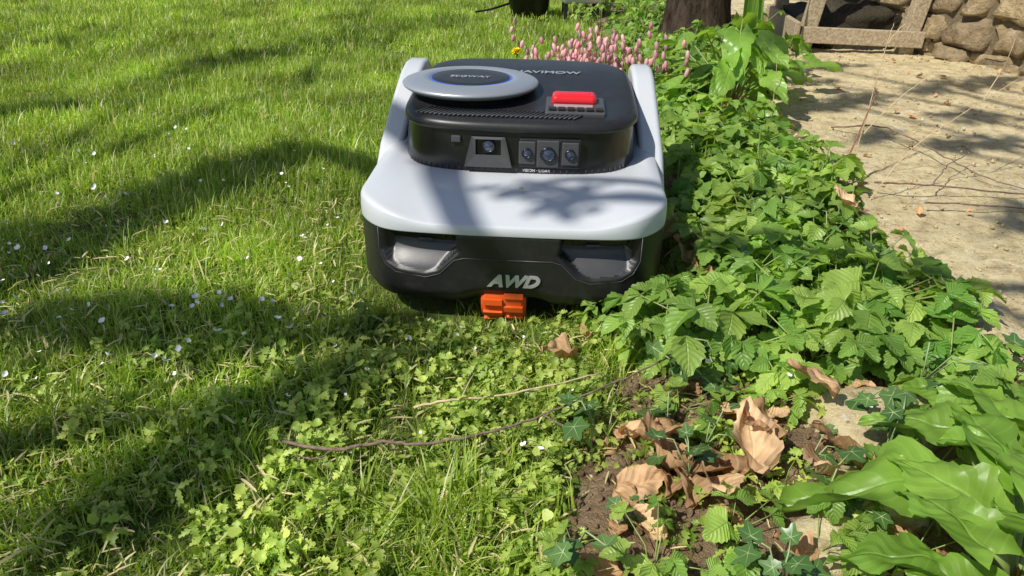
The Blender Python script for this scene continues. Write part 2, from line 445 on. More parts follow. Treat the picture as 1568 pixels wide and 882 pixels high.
for _ in range(75):
    y=U(.42,2.2) if random.random()<.6 else U(.42,.8); x=U(bl(y)+.0,pl(y)+.04)
    if inm(x,y,.05): continue
    pts.append((x,y,U(.005,.05),U(-.3,.3),U(-.3,.3),U(0,6.28),U(.8,1.2),random.randrange(5)))
scatter('ivy',iv,pts)

# dead leaves
DL=foliage('dead_leaf',(.36,.19,.08),(.88,.60,.34),trans=.25,rough=.6,vein=.3,spec=.3,tcol=(1.3,.9,.5),nfreq=30)
dl=[]
for _ in range(9):
    mb=MB(); L=.055
    leaf(mb,TM((0,-L/2,0)),L,L*U(.5,.75),teeth=8,ser=.05,fold=U(-.2,.9),droop=U(-.5,.5),cols=4,ripple=.05,curl=U(.15,.4))
    dl.append(mb.mesh('dead_leaf',[DL]))
pts=[(.06,.80,.035,.2,.1,1.9,.9,0),(.345,.69,.08,.5,.2,1.3,1.2,1),(.25,.60,.06,.3,.3,.4,1.35,2),(.265,.625,.065,.5,-.4,2,1.3,3),(.155,.59,.05,.2,.4,1,1.2,4),(.17,.62,.05,.3,.1,2.6,1.1,5),(.18,.57,.04,.3,.2,0,1.2,6),(.215,.59,.05,.6,.1,1.5,1.2,7),(.20,.54,.045,.2,-.2,3,1.1,8),(.13,.56,.04,.3,.3,5,1.0,1),
     (.14,.64,.04,.2,-.2,4,.9,2),(.60,.93,.06,.3,.3,.5,1.1,7),(.28,1.08,.05,.8,.2,1,1.2,3),(.27,1.2,.05,.9,.2,0,1.0,2),(.30,1.0,.04,.5,.4,2,1.1,4),(.31,.56,.05,.3,.1,2.4,1.1,8),(.34,.60,.05,.1,.4,.9,1.1,5),(.59,1.22,.09,.2,.1,1,.9,2),(.1,.86,.035,.2,.1,.3,.5,3)]
for _ in range(120):
    y=U(.42,2.6) if random.random()<.45 else U(.42,.8); x=U(bl(y)+.02,pl(y)+.05)
    if inm(x,y,.02): continue
    pts.append((x,y,U(.018,.04),U(-.6,.6),U(-.6,.6),U(0,6.28),U(.25,.9),random.randrange(9)))
for _ in range(40):
    y=U(.9,3.2); pts.append((pl(y)+U(.03,.9),y,.03,U(-.3,.3),U(-.3,.3),U(0,6.28),U(.15,.5),random.randrange(9)))
scatter('dead_leaves',dl,pts)

# broad-leaved arum plants
AR=foliage('arum_leaf',(.17,.35,.045),(.36,.55,.10),trans=.42,rough=.35,vein=.2,spec=.5,nfreq=5)
AR2=foliage('broad_leaf',(.12,.27,.03),(.25,.42,.06),trans=.36,rough=.38,vein=.22,spec=.45,nfreq=14,spots=.15)
def arshape(s): return (1-s)**.55*(.75+.5*math.sin(math.pi*min(1,s*1.1)))*(.55+.45*min(1,s*8))
def arum(name,x,y,n,Ls,hs,rr,yawr=(0,6.28),Wf=.62):
    mb=MB()
    for i in range(n):
        yaw=U(*yawr); r=U(rr*.2,rr); h=U(*hs)*(1.15-.45*r/rr); p=Vector((-math.sin(yaw)*r,math.cos(yaw)*r,h)); L=U(*Ls)
        tube(mb,[(0,0,-.01),(p.x*.4,p.y*.4,h*.6),p],.003,.0018,6,m=1,rnd=.5)
        leaf(mb,TM(p,yaw,U(-.6,.25),U(-.5,.5)),L,L*Wf,teeth=9,ser=.05,fold=U(.1,.35),droop=U(.15,.6),cols=3,lobe=.25,ripple=.07,shape=arshape,lobed=.2)
    o=mb.obj(name,[AR,ST]); o.location=(x,y,.01); return o
arum('arum_plant',.62,2.10,42,(.08,.13),(.09,.27),.18)
arum('arum_plant',.80,2.32,18,(.07,.11),(.06,.2),.14)
# big foreground plant bottom right
mb=MB()
base=Vector((.43,.43,.01))
for (px,py,pz,yaw,pit,roll,L,W) in ((.395,.505,.085,1.33,.05,.15,.135,.085),(.45,.575,.09,1.0,.1,0,.09,.065),(.50,.58,.10,.15,.2,.3,.095,.07),(.40,.455,.105,.55,.2,-.2,.09,.07),(.44,.50,.115,-.2,.2,.2,.10,.075),(.375,.41,.11,.25,.1,.1,.09,.065),(.43,.42,.13,-.3,.2,.3,.10,.075),(.48,.53,.10,-.5,.2,-.2,.09,.065),(.355,.43,.07,1.2,.1,.2,.08,.055),(.50,.64,.07,.5,.1,-.2,.08,.055),(.42,.37,.12,.1,.2,.1,.09,.07),(.46,.46,.12,.4,.2,.1,.10,.07),(.52,.55,.11,.6,.1,.2,.09,.065),(.39,.385,.08,.9,.1,.1,.08,.06),(.55,.61,.08,-.2,.2,.1,.09,.06)):
    p=Vector((px,py,pz)); tube(mb,[base,base.lerp(p,.5)+Vector((0,0,.02)),p],.004,.0025,6,m=1,rnd=.5)
    leaf(mb,TM(p,yaw,pit,roll),L,W*1.08,teeth=12,ser=.04,fold=.2,droop=.4,cols=6,lobe=.18,ripple=.07,shape=arshape,rnd=U(.1,.95),lobed=.3,curl=.10)
mb.obj('broad_leaf_plant',[AR2,ST])

mb=MB()
for x,y,h,l in ((.86,2.75,.75,.05),(.88,2.77,.5,-.1),(.84,2.75,.35,.2),(.9,2.8,.3,.3)):
    leaf(mb,TM((x,y,0),U(0,.4),1.5,l),h,.05,teeth=6,ser=0,fold=.3,droop=.02,cols=1,shape=lambda s:(1-s)**.4)
mb.obj('iris_leaves',[AR])

# pink bell flowers
PK=foliage('pink_petal',(.76,.32,.40),(.95,.68,.68),trans=.35,rough=.5,tcol=(1.2,.9,.9))
STR=foliage('strap_leaf',(.13,.26,.04),(.26,.42,.08),trans=.3)
mb=MB()
for _ in range(95):
    bx,by=random.gauss(0,.10),random.gauss(0,.10); h=U(.12,.25); lean=U(-.5,.5); ly=U(-.5,.3)
    st=[(bx,by,0),(bx+lean*h*.3,by+ly*h*.3,h*.6),(bx+lean*h*.7,by+ly*h*.6,h)]
    tube(mb,crv(st,4),.0016,.001,4,m=1,rnd=.3)
    for k in range(random.randint(2,5)):
        t=.5+.5*k/4; q=Vector(st[1]).lerp(Vector(st[2]),(t-.5)/.5)
        a=U(0,6.28); d=Vector((math.cos(a),math.sin(a),0)); q=q+d*.008
        rings=[]; rn=random.random()
        for i,(rr,dz) in enumerate(((.0015,0),(.0052,-.004),(.0062,-.010),(.0066,-.017),(.003,-.023))):
            rings.append([mb.add(q+d*(-dz*.25)+Vector((rr*math.cos(b*1.047),rr*math.sin(b*1.047),dz)),(0,0,rn)) for b in range(6)])
        for i in range(4):
            for b in range(6): mb.face((rings[i][b],rings[i][(b+1)%6],rings[i+1][(b+1)%6],rings[i+1][b]),0)
for _ in range(150):
    bx,by=random.gauss(0,.11),random.gauss(0,.10)
    leaf(mb,TM((bx,by,0),U(0,6.28),U(.6,1.4),0),U(.08,.16),.010,teeth=4,ser=0,fold=.4,droop=U(.1,.5),cols=1,m=2,shape=lambda s:(1-s)**.5)
o=mb.obj('pink_bell_flowers',[PK,ST,STR]); o.location=(.265,2.30,0)

tb=[trifol(9,(.05,.15),(.025,.045)) for _ in range(3)]; pts=[]
for _ in range(60):
    y=U(2.6,4.3); x=U(.38,.95)
    pts.append((x,y,0,U(-.3,.3),U(-.3,.3),U(0,6.28),U(.8,1.2),random.randrange(3)))
scatter('border_shrubs',tb,pts)

YE=plastic('yellow_petal',(.90,.70,.02),.6,.2)
mb=MB(); tube(mb,[(0,0,0),(.003,0,.08),(0,0,.13)],.0018,.0015,5,m=1)
for k in range(40):
    a=k*2.4; leaf(mb,TM((0,0,.13+k*.0001),a,.15+k*.022,0),.021-k*.00015,.007,teeth=3,ser=0,cols=1,m=0)
o=mb.obj('dandelion',[YE,ST]); o.location=(.015,2.40,0)

# ---------------------------------------------------------------- twigs & stalks
def twigmat(name,c1,c2):
    m,nt,o=newmat(name); n=NOI(nt,120,5,.6,POS(nt)); c=RAMP(nt,n,[(.35,c1),(.65,c2)])
    nt.links.new(PR(nt,c,.75,.25,0,BUMP(nt,n,.6,.002)),o.inputs[0]); return m
TW=twigmat('twig_bark',(.13,.085,.065),(.28,.20,.15)); DRY=twigmat('dry_stem',(.46,.34,.19),(.65,.52,.33)); RED=twigmat('red_stem',(.20,.09,.055),(.32,.16,.10))
mb=MB()
tube(mb,crv([(-.255,.635,.030),(-.19,.612,.038),(-.14,.622,.040),(-.0975,.615,.044),(-.033,.632,.043),(.035,.66,.047),(.092,.695,.052),(.181,.755,.055),(.24,.785,.07)],6,.0012),.0022,.0009,6)
tube(mb,crv([(.035,.66,.047),(.06,.645,.042),(.08,.63,.035)],5,.001),.0012,.0006,5)
tube(mb,crv([(-.19,.612,.038),(-.21,.60,.036),(-.23,.61,.03)],5,.001),.0010,.0006,5)
mb.obj('fallen_twig',[TW])
mb=MB(); tube(mb,crv([(-.115,.695,.032),(-.07,.70,.038),(-.02,.705,.040),(.05,.72,.046),(.108,.745,.045)],6,.001),.0017,.0009,6)
tube(mb,[(-.06,.70,.04),(-.05,.725,.05),(-.045,.74,.05)],.001,.0006,4)
mb.obj('dry_stem',[DRY])
mb=MB()
tube(mb,crv([(.84,1.90,.03),(.92,1.80,.06),(.97,1.66,.05),(1.0,1.5,.04),(1.10,1.36,.03)],8,.002),.0022,.0012,5)
tube(mb,crv([(.74,1.42,.05),(.85,1.40,.05),(.98,1.39,.04),(1.15,1.38,.03)],8,.001),.0022,.0014,5)
tube(mb,crv([(.80,1.33,.04),(.9,1.32,.04),(1.1,1.30,.03)],8,.001),.002,.0014,5)
tube(mb,crv([(.85,1.40,.05),(.93,1.5,.06),(1.05,1.62,.05)],8,.002),.0015,.0008,5)
mb.obj('fallen_branches',[TW])
mb=MB()
tube(mb,crv([(.67,1.45,0),(.70,1.47,.09),(.75,1.52,.20)],6),.0024,.0013,5,m=0)
for a in ([(.70,1.47,0),(.73,1.5,.12),(.765,1.55,.30),(.775,1.56,.34)],[(.765,1.55,.30),(.79,1.56,.33),(.81,1.57,.34)],[(.72,1.40,0),(.80,1.42,.12),(.95,1.48,.20),(1.15,1.55,.30)],
          [(.95,1.48,.20),(1.0,1.52,.27),(1.01,1.53,.33)],[(.66,1.85,0),(.665,1.87,.12),(.66,1.88,.22)],[(.73,1.5,.12),(.78,1.50,.19),(.86,1.52,.25)]):
    tube(mb,crv(a,6,.0008),.0013,.0007,4,m=1)
mb.obj('dry_stalks',[RED,DRY])

def stone(mb,c,size,yaw=0,seed=0,amp=.12,p=.45,nu=14,nv=9,m=0):
    R=Matrix.Rotation(yaw,3,'Z'); rows=[]
    def f(x): return math.copysign(abs(x)**p,x)
    for j in range(nv+1):
        ph=-math.pi/2+math.pi*j/nv; row=[]
        for i in range(nu):
            th=2*math.pi*i/nu
            q=Vector((f(math.cos(ph))*f(math.cos(th)),f(math.cos(ph))*f(math.sin(th)),f(math.sin(ph))))
            k=1+amp*noise.noise(q*1.6+Vector((seed*7.3,seed*3.1,0)))+amp*.5*noise.noise(q*4+Vector((seed,0,9)))
            q=Vector((q.x*size[0]/2,q.y*size[1]/2,q.z*size[2]/2))*k
            row.append(mb.add(R@q+Vector(c),(0,0,(seed*.377)%1)))
        rows.append(row)
    for j in range(nv):
        for i in range(nu): mb.face((rows[j][i],rows[j][(i+1)%nu],rows[j+1][(i+1)%nu],rows[j+1][i]),m)
EM=path_mat('edging_rock',1.0)
mb=MB()
for i,(x,y,a,b,h,yw) in enumerate(((.43,.68,.17,.11,.06,.2),(.36,.56,.11,.07,.05,-.3),(.60,.80,.14,.12,.06,.4),(.30,.50,.09,.06,.04,.8),(.66,.93,.14,.12,.05,.1))):
    stone(mb,(x,y,.015),(a,b,h),yw,i+3,.25,.7,24,14)
mb.obj('edging_rocks',[EM])
mb=MB(); stone(mb,(0,0,0),(.01,.008,.006),0,2,.3,.8,8,5); pb=[mb.mesh('pebble',[EM])]
pts=[]
for _ in range(1500):
    y=U(.8,3.5); pts.append((pl(y)+U(.02,1.2),y,.024,U(0,6),U(0,6),U(0,6),U(.2,1.0),0))
scatter('path_grit',pb,pts)
mb=MB(); stone(mb,(0,0,0),(.012,.01,.008),0,5,.4,.8,8,5); pb=[mb.mesh('crumb',[SM])]
pts=[]
for _ in range(1400):
    y=U(.42,1.1) ; x=bl(y)+U(-.03,.4)
    if inm(x,y): continue
    pts.append((x,y,max(0,soilz(x,y))+.002,U(0,6),U(0,6),U(0,6),U(.2,1.1),0))
scatter('soil_crumbs',pb,pts)

# ---------------------------------------------------------------- stone wall
def wall_mat():
    m,nt,o=newmat('wall_stone'); p=POS(nt)
    a=nt.nodes.new('ShaderNodeAttribute'); a.attribute_name='luv'
    s=nt.nodes.new('ShaderNodeSeparateXYZ'); nt.links.new(a.outputs['Vector'],s.inputs[0])
    n=NOI(nt,14,8,.7,p); n2=NOI(nt,70,5,.7,p)
    c=RAMP(nt,n,[(.3,(.20,.15,.09)),(.5,(.50,.40,.25)),(.7,(.68,.57,.40))])
    c=MIX(nt,1.0,c,RAMP(nt,s.outputs[2],[(0,(.65,.62,.6)),(1,(1.1,1.05,.95))]),'MULTIPLY')
    c=MIX(nt,RAMP(nt,NOI(nt,22,5,.7,p),[(.58,0.0),(.66,.6)]),c,(.18,.17,.11))
    nt.links.new(PR(nt,c,.95,.1,0,BUMP(nt,M(nt,'ADD',n,M(nt,'MULTIPLY',n2,.4)),1,.03)),o.inputs[0]); return m
WM=wall_mat(); MOR=twigmat('mortar',(.10,.08,.05),(.20,.16,.10))
A=Vector((1.64,3.22,0)); B=Vector((2.30,1.6,0)); D=(B-A).normalized(); N=Vector((-D.y,D.x,0)); Ln=(B-A).length; yw=math.atan2(D.y,D.x)
we=empty('stone_wall'); mb=MB(); z=-.01; sd=0
while z<.8:
    h=U(.08,.13); s=U(-.1,0)
    while s<Ln:
        wl=U(.10,.22); q=A+D*(s+wl/2)+Vector((0,0,z+h/2+U(-.008,.008)))+N*U(-.02,.02)
        stone(mb,q,(wl*1.02,.25,h*U(.95,1.08)),yw+U(-.1,.1),sd,.36,.42,18,12); sd+=1; s+=wl
    z+=h
mb.obj('stones',[WM],we)
mb=MB(); m4=Matrix.Translation((A+B)/2+Vector((0,0,.4)))@Matrix.Rotation(yw,4,'Z')@Matrix.Diagonal((Ln,.19,.78,1))
vs=[mb.add(m4@Vector((a,b,c))) for a in (-.5,.5) for b in (-.5,.5) for c in (-.5,.5)]
for f in ((0,1,3,2),(4,6,7,5),(0,4,5,1),(2,3,7,6),(0,2,6,4),(1,5,7,3)): mb.face([vs[i] for i in f])
mb.obj('mortar_core',[MOR],we,smooth=False)

# ---------------------------------------------------------------- boxes
def box(name,c,size,mat,parent=None,rot=(0,0,0),bev=.002,segs=2,taper=None):
    bm=bmesh.new(); bmesh.ops.create_cube(bm,size=1)
    for v in bm.verts:
        v.co=Vector((v.co.x*size[0],v.co.y*size[1],v.co.z*size[2]))
        if taper and v.co.z>0: v.co.x*=taper; v.co.y*=taper
    if bev>0: bmesh.ops.bevel(bm,geom=bm.edges[:],offset=bev,segments=segs,profile=.5,affect='EDGES')
    me=bpy.data.meshes.new(name); bm.to_mesh(me); bm.free(); me.materials.append(mat)
    o=link(bpy.data.objects.new(name,me),parent); o.location=c; o.rotation_euler=rot; return o
WO=twigmat('weathered_wood',(.26,.20,.12),(.50,.41,.28)); DK=twigmat('compost',(.02,.018,.012),(.06,.05,.03))
cb=empty('compost_bin',(1.36,3.02,0),(0,0,rad(-6)))
for i,(x,y,t) in enumerate(((-.19,0,.14),(.20,0,.12),(-.19,.5,0),(.20,.5,0))):
    box('post_%d'%i,(x+t*.25,y,.34),(.055,.055,.70),WO,cb,(0,t,0),.004)
for i,z in enumerate((.085,.35,.62)):
    if i!=1: box('front_rail_%d'%i,(.01,-.042,z),(.46,.022,.06),WO,cb,(0,.03,0),.003)
    box('back_rail_%d'%i,(.01,.542,z),(.44,.022,.11),WO,cb,(0,0,0),.003)
    for s in (-.235,.265): box('side_rail_%d_%d'%(i,s>0),(s,.25,z),(.022,.56,.10),WO,cb,(0,0,0),.003)
mb=MB(); stone(mb,(0.01,.27,.06),(.38,.44,.24),0,5,.3,.6,26,16); mb.obj('compost_heap',[DK],cb)
box('timber_edging',(1.12,3.55,.05),(.42,.05,.09),WO,None,(0,0,.2),.004)

# ---------------------------------------------------------------- trees
def bark():
    m,nt,o=newmat('bark'); p=OBJC(nt); mp=nt.nodes.new('ShaderNodeMapping'); mp.inputs['Scale'].default_value=(1,1,.25); nt.links.new(p,mp.inputs[0])
    n=NOI(nt,30,8,.7,mp.outputs[0]); c=RAMP(nt,n,[(.35,(.02,.015,.01)),(.6,(.10,.07,.05)),(.8,(.19,.15,.11))])
    nt.links.new(PR(nt,c,.95,.1,0,BUMP(nt,n,1,.03)),o.inputs[0]); return m
BK=bark(); TL=foliage('tree_leaf',(.05,.12,.02),(.11,.2,.03),trans=.3,simple=True)
lfm=[]
for _ in range(3):
    mb=MB()
    for k in range(4): leaf(mb,TM((U(-.02,.02),U(-.02,.02),U(-.02,.02)),U(0,6.28),U(-.6,.6),U(-.6,.6)),U(.03,.045),U(.02,.028),teeth=3,ser=0,cols=1)
    lfm.append(mb.mesh('leaf_spray',[TL]))
def limb(mb,p0,p1,r0,r1,n=9,wob=.06):
    p0=Vector(p0);p1=Vector(p1); out=[]
    for i in range(n+1):
        t=i/n; q=p0.lerp(p1,t); L=(p1-p0).length
        if 0<i<n: q=q+Vector((U(-1,1),U(-1,1),U(-.5,1)))*wob*L*.3
        out.append(q)
    tube(mb,out,r0,r1,8,jit=.06); return out
te=empty('tree',(.72,3.02,0)); mb=MB()
P=[]; n=22
for j in range(46):
    z=-.05+j*.06; row=[]
    for k in range(n):
        a=2*math.pi*k/n; r=(.115-.011*z+.08*math.exp(-max(z,0)*9))*(1+.16*noise.noise(Vector((math.cos(a)*2.2,math.sin(a)*2.2,z*1.5)))+.10*noise.noise(Vector((math.cos(a)*7,math.sin(a)*7,z*3))))
        row.append(mb.add((r*math.cos(a)+.02*z,r*math.sin(a)+.04*z,z)))
    P.append(row)
for j in range(45):
    for k in range(n): mb.face((P[j][k],P[j][(k+1)%n],P[j+1][(k+1)%n],P[j+1][k]))
lp=[]
for k in range(9):
    a=k*.7; q=Vector((.05,.1,1.9+.08*k)); e=q+Vector((math.cos(a)*U(.7,1.3),math.sin(a)*U(.7,1.3),U(.5,1.4)))
    br=limb(mb,q,e,.045,.01,8,.1); lp+=br[3:]
mb.obj('trunk',[BK],te)
pts=[]
for q in lp:
    for _ in range(26):
        d=Vector((random.gauss(0,.2),random.gauss(0,.2),random.gauss(0,.15))); p=q+d
        pts.append((p.x,p.y,p.z,U(-1,1),U(-1,1),U(0,6.28),U(1,1.6),random.randrange(3)))
scatter('crown',lfm,pts,te)

SX,SY=SUN.x/SUN.z,SUN.y/SUN.z
def up(x,y,h,z0=0): return Vector((x+SX*(h-z0),y+SY*(h-z0),h))
def shade_tree(name,T0,Ht,blobs,boughs,leafy):
    te=empty(name,(0,0,0)); mb=MB(); pts=[]
    T0=Vector(T0); trunk=limb(mb,T0,T0+Vector((.15,.1,Ht)),.15,.09,10,.02); top=trunk[-1]
    for (x,y,rx,ry,an,n) in blobs:
        h=U(Ht+.2,Ht+1.0)
        c=up(x,y,h); limb(mb,top,c,.028,.008,8,.10)
        for sg in (-1,1):
            for f in (.5,1):
                e=up(x+sg*math.cos(an)*rx*f,y+sg*math.sin(an)*rx*f,h+U(-.1,.3)); limb(mb,c,e,.008,.003,5,.08)
        for _ in range(n):
            a=U(0,6.28); r=math.sqrt(random.random())*U(.7,1.1); u_,v_=math.cos(a)*rx*r,math.sin(a)*ry*r
            gx=x+u_*math.cos(an)-v_*math.sin(an); gy=y+u_*math.sin(an)+v_*math.cos(an)
            p=up(gx,gy,h+U(-.3,.4)); pts.append((p.x,p.y,p.z,U(-1,1),U(-1,1),U(0,6.28),U(.8,1.3),random.randrange(3)))
    for ch,r in boughs:
        P=[up(x,y,h,z0) for x,y,h,z0 in ch]
        tube(mb,[top]+[top.lerp(P[0],.5)+Vector((0,0,.15))]+crv(P,5,.004),r*1.5,r*.7,8)
    for (x,y,rx,ry,z0,n) in leafy:
        for _ in range(n):
            p=up(x+U(-rx,rx),y+U(-ry,ry),Ht+.1,z0); pts.append((p.x,p.y,p.z,U(-1,1),U(-1,1),U(0,6.28),U(.5,.9),random.randrange(3)))
    mb.obj('trunk_and_limbs',[BK],te)
    scatter(name+'_leaves',lfm,pts,te)
shade_tree('shade_tree',(-3.1,-1.0,0),2.3,[
 (-.66,1.55,.36,.08,.98,170),(-.92,1.22,.16,.08,.5,75),
 (-.50,.93,.26,.07,-.12,140),(-.20,.92,.09,.04,.4,22),(-.36,.60,.045,.14,-.6,80),(-.25,.75,.10,.035,.5,40),(-.74,.74,.07,.04,.3,18),(-.12,.84,.06,.02,.2,8),
 (-.95,3.0,.60,.13,1.0,150),(-1.5,2.15,.5,.05,.2,75),(-.5,3.7,.5,.18,.6,110),(-1.9,3.3,.4,.12,.5,50)],
 [([(-.45,1.75,2.5,0),(-.16,1.27,2.5,.17),(-.10,1.10,2.5,.17),(-.05,.88,2.5,.15)],.030)],
 [])
shade_tree('shade_tree',(1.7,-2.3,0),2.4,[
 (.98,2.2,.2,.06,.5,62),(1.2,1.8,.16,.05,.3,40),(1.02,1.30,.09,.06,.3,28),(1.5,2.45,.3,.08,.4,75),(1.3,2.05,.12,.05,0,28),(1.1,2.75,.22,.06,.1,45),(2.0,2.6,.25,.12,0,45),(.95,1.85,.10,.03,.8,16),(1.25,1.5,.12,.04,.2,24),(1.0,2.5,.12,.03,.3,15)],
 [([(.9,1.0,2.6,0),(.45,1.02,2.6,.1),(.16,.99,2.6,.17),(.02,1.06,2.6,.17)],.013),([(.45,1.02,2.6,.1),(.12,1.07,2.6,.17),(-.01,1.0,2.6,.17)],.010),([(.45,1.02,2.6,.1),(.13,1.0,2.6,.17),(.07,.95,2.6,.17)],.009)],
 [(.09,1.0,.055,.035,.17,13),(.02,1.02,.03,.02,.17,4)])

# ---------------------------------------------------------------- far things on the lawn
BLK=plastic('black_plastic',(.012,.012,.013),.38,.5,var=.2,grain=.3,dust=.04)
MET=plastic('brushed_metal',(.62,.63,.65),.35,.5,metal=.5)
def lathe(mb,prof,n=40,c=(0,0,0),m=0,mm=None):
    rings=[]
    for r,z in prof: rings.append([mb.add((c[0]+r*math.cos(2*math.pi*k/n),c[1]+r*math.sin(2*math.pi*k/n),c[2]+z)) for k in range(n)])
    for i in range(len(rings)-1):
        for k in range(n): mb.face((rings[i][k],rings[i][(k+1)%n],rings[i+1][(k+1)%n],rings[i+1][k]),mm[i] if mm else m)
    mb.face(rings[-1],mm[-1] if mm else m)
hb=empty('garden_bucket',(.09,4.08,0)); mb=MB()
lathe(mb,[(.001,0),(.09,0),(.12,.16),(.13,.16),(.13,.17),(.11,.17),(.08,.02),(.001,.02)],28); mb.obj('tub',[BLK],hb)
mb=MB(); tube(mb,crv([(-.12,0,.16),(0,-.05,.25),(.12,0,.16)],8),.005,.005,6); mb.obj('handle',[MET],hb)
mb=MB(); tube(mb,crv([(-.10,0,.08),(-.2,-.08,.06),(-.28,-.1,.05)],8),.006,.005,6); mb.obj('rope',[BLK],hb)
gt=empty('garden_barrow',(.355,4.05,0))
box('tray',(0,0,.12),(.20,.20,.06),MET,gt,(0,0,.1),.012,3,1.2)
for i,(x,y) in enumerate(((-.08,-.08),(.08,-.08),(-.08,.08),(.08,.08))):
    box('leg_%d'%i,(x,y,.04),(.02,.02,.10),BLK,gt,bev=.002)
mb=MB()
for s in (-1,1): tube(mb,[(s*.08,.08,.12),(s*.10,.4,.2),(s*.10,.5,.22)],.01,.01,6)
mb.obj('handles',[BLK],gt)

# ---------------------------------------------------------------- robotic lawn mower
WH=plastic('body_grey_white',(.55,.575,.61),.36,.45,coat=.1,var=.06,dust=.07)
BMP=plastic('bumper_black',(.014,.014,.015),.40,.5,var=.2,grain=.25,dust=.05)
GLS=plastic('gloss_black',(.007,.007,.008),.24,.5,coat=.15,dust=.02)
TOPM=plastic('cowl_top',(.030,.030,.032),.38,.5,metal=.3,grain=.2,dust=.06)
REC=plastic('recess_grey',(.060,.060,.064),.36,.5,grain=.3,dust=.06)
SIL=plastic('silver_paint',(.42,.45,.49),.33,.5,metal=.5,var=.05)
REDP=plastic('red_plastic',(.72,.015,.02),.25,.5,coat=.4)
ORA=plastic('orange_rubber',(.70,.10,.008),.55,.4,dust=.2)
BLU=plastic('blue_ring',(.03,.10,.55),.2,.5,coat=.5)
LOG=plastic('logo_silver',(.55,.56,.58),.3,.5,metal=.5)
WTX=plastic('print_white',(.6,.6,.6),.5,.3)
LENS=plastic('lens_glass',(.02,.03,.07),.04,1.0,coat=1)
MID=plastic('module_grey',(.065,.067,.07),.4,.5,grain=.6)
mw=empty('robotic_lawn_mower',MO,(0,rad(.9),MYAW)); mw.scale=(1.03,1,1)
def outline(half,N):
    pts=half+[(-x,y) for x,y in reversed(half[1:-1])]; n=len(pts); P=[Vector((x,y,0)) for x,y in pts]; out=[]
    for i in range(n):
        a,b,c,d=P[i-1],P[i],P[(i+1)%n],P[(i+2)%n]
        for k in range(24):
            t=k/24; out.append(.5*((2*b)+(c-a)*t+(2*a-5*b+4*c-d)*t*t+(3*b-a-3*c+d)*t**3))
    cum=[0]
    for i in range(len(out)): cum.append(cum[-1]+(out[(i+1)%len(out)]-out[i]).length)
    res=[];j=0
    for k in range(N):
        s=cum[-1]*k/N
        while cum[j+1]<s: j+=1
        t=(s-cum[j])/(cum[j+1]-cum[j]); res.append(out[j].lerp(out[(j+1)%len(out)],t))
    return res
def normals(o):
    n=len(o); r=[]
    for i in range(n):
        t=(o[(i+1)%n]-o[i-1]).normalized(); r.append(Vector((t.y,-t.x,0)))
    return r
NN=560
OUT=outline([(0,0),(.06,.0005),(.12,.003),(.158,.009),(.183,.022),(.205,.048),(.2175,.080),(.2195,.13),(.219,.24),(.213,.34),(.205,.45),(.195,.54),(.155,.59),(0,.60)],NN)
INN=outline([(0,.166),(.07,.168),(.12,.177),(.152,.195),(.174,.232),(.182,.28),(.180,.42),(.168,.50),(.132,.545),(.07,.558),(0,.561)],NN)
ON=normals(OUT); IN_=normals(INN)
def loft(name,rings,mat,cap_top=False,mats=None,mfun=None):
    mb=MB(); idx=[[mb.add(p) for p in r] for r in rings]; n=len(rings[0])
    for i in range(len(idx)-1):
        for k in range(n):
            mi=mfun(i,k,rings[i][k]) if mfun else 0
            mb.face((idx[i][k],idx[i][(k+1)%n],idx[i+1][(k+1)%n],idx[i+1][k]),mi)
    if cap_top: mb.face(idx[-1],0)
    o=mb.obj(name,mats or [mat],mw); return o
poly=[(.074,.150),(.176,.150),(.177,.112),(.170,.096),(.155,.088),(.115,.084),(.098,.090),(.078,.112),(.070,.120)]
def sdf(x,z):
    d=1e9; inside=False; n=len(poly)
    for i in range(n):
        x1,z1=poly[i]; x2,z2=poly[(i+1)%n]
        ex,ez=x2-x1,z2-z1; t=max(0,min(1,((x-x1)*ex+(z-z1)*ez)/(ex*ex+ez*ez)))
        d=min(d,math.hypot(x-x1-ex*t,z-z1-ez*t))
        if (z1>z)!=(z2>z) and x<(x2-x1)*(z-z1)/(z2-z1)+x1: inside=not inside
    return d if inside else -d
def bdepth(x,z):
    if .06<x<.185:
        s=sdf(x,z)
        if s>-.004:
            m=ss(-.001,.003,s)
            d=.028 if z>.124 else .003+.021*ss(.084,.123,z)
            return m*d
    return 0
ZL=56; rings=[]
for j in range(ZL+1):
    r=[]
    for k in range(NN):
        p=OUT[k]; x=abs(p.x); front=p.y<.12
        zb=.040+(.010*(1-ss(.035,.075,x)) if front else 0)+(.02 if not front else 0)*ss(.12,.2,p.y)
        zt=.150+.02*ss(.08,.5,p.y); z=zb+(zt-zb)*j/ZL
        d=.009*(1-ss(0,.024,z-zb))**2 + .0015*ss(.006,0,zt-z)
        if front: d+=bdepth(x,z)
        r.append(p-ON[k]*d+Vector((0,0,z)))
    rings.append(r)
rings=[[Vector((p.x*.85,.02+p.y*.95,p.z+.004)) for p in rings[0]]]+rings
def mf(i,k,p):
    q=OUT[k]
    if q.y<.12 and i>0:
        z=p.z; x=abs(q.x)
        if sdf(x,z)>.002 and .06<x<.185: return 1 if z<.1235 else 2
    return 0
loft('bumper_shell',rings,None,mats=[BMP,REC,GLS],mfun=mf)
mb=MB()
def bump_pt(x,z,off=.0006):
    best=min((k for k in range(NN) if OUT[k].y<.12),key=lambda k:abs(OUT[k].x-x))
    p=OUT[best]; return p+ON[best]*off+Vector((0,0,z))
for s in (-1,1):
    tube(mb,[bump_pt(s*x,z) for x,z in [(.181,.146),(.182,.11),(.174,.092),(.157,.0825),(.115,.079),(.094,.086),(.075,.108),(.06,.112),(.0,.112)]],.0006,.0006,5)
mb.obj('bumper_seam',[REC],mw)
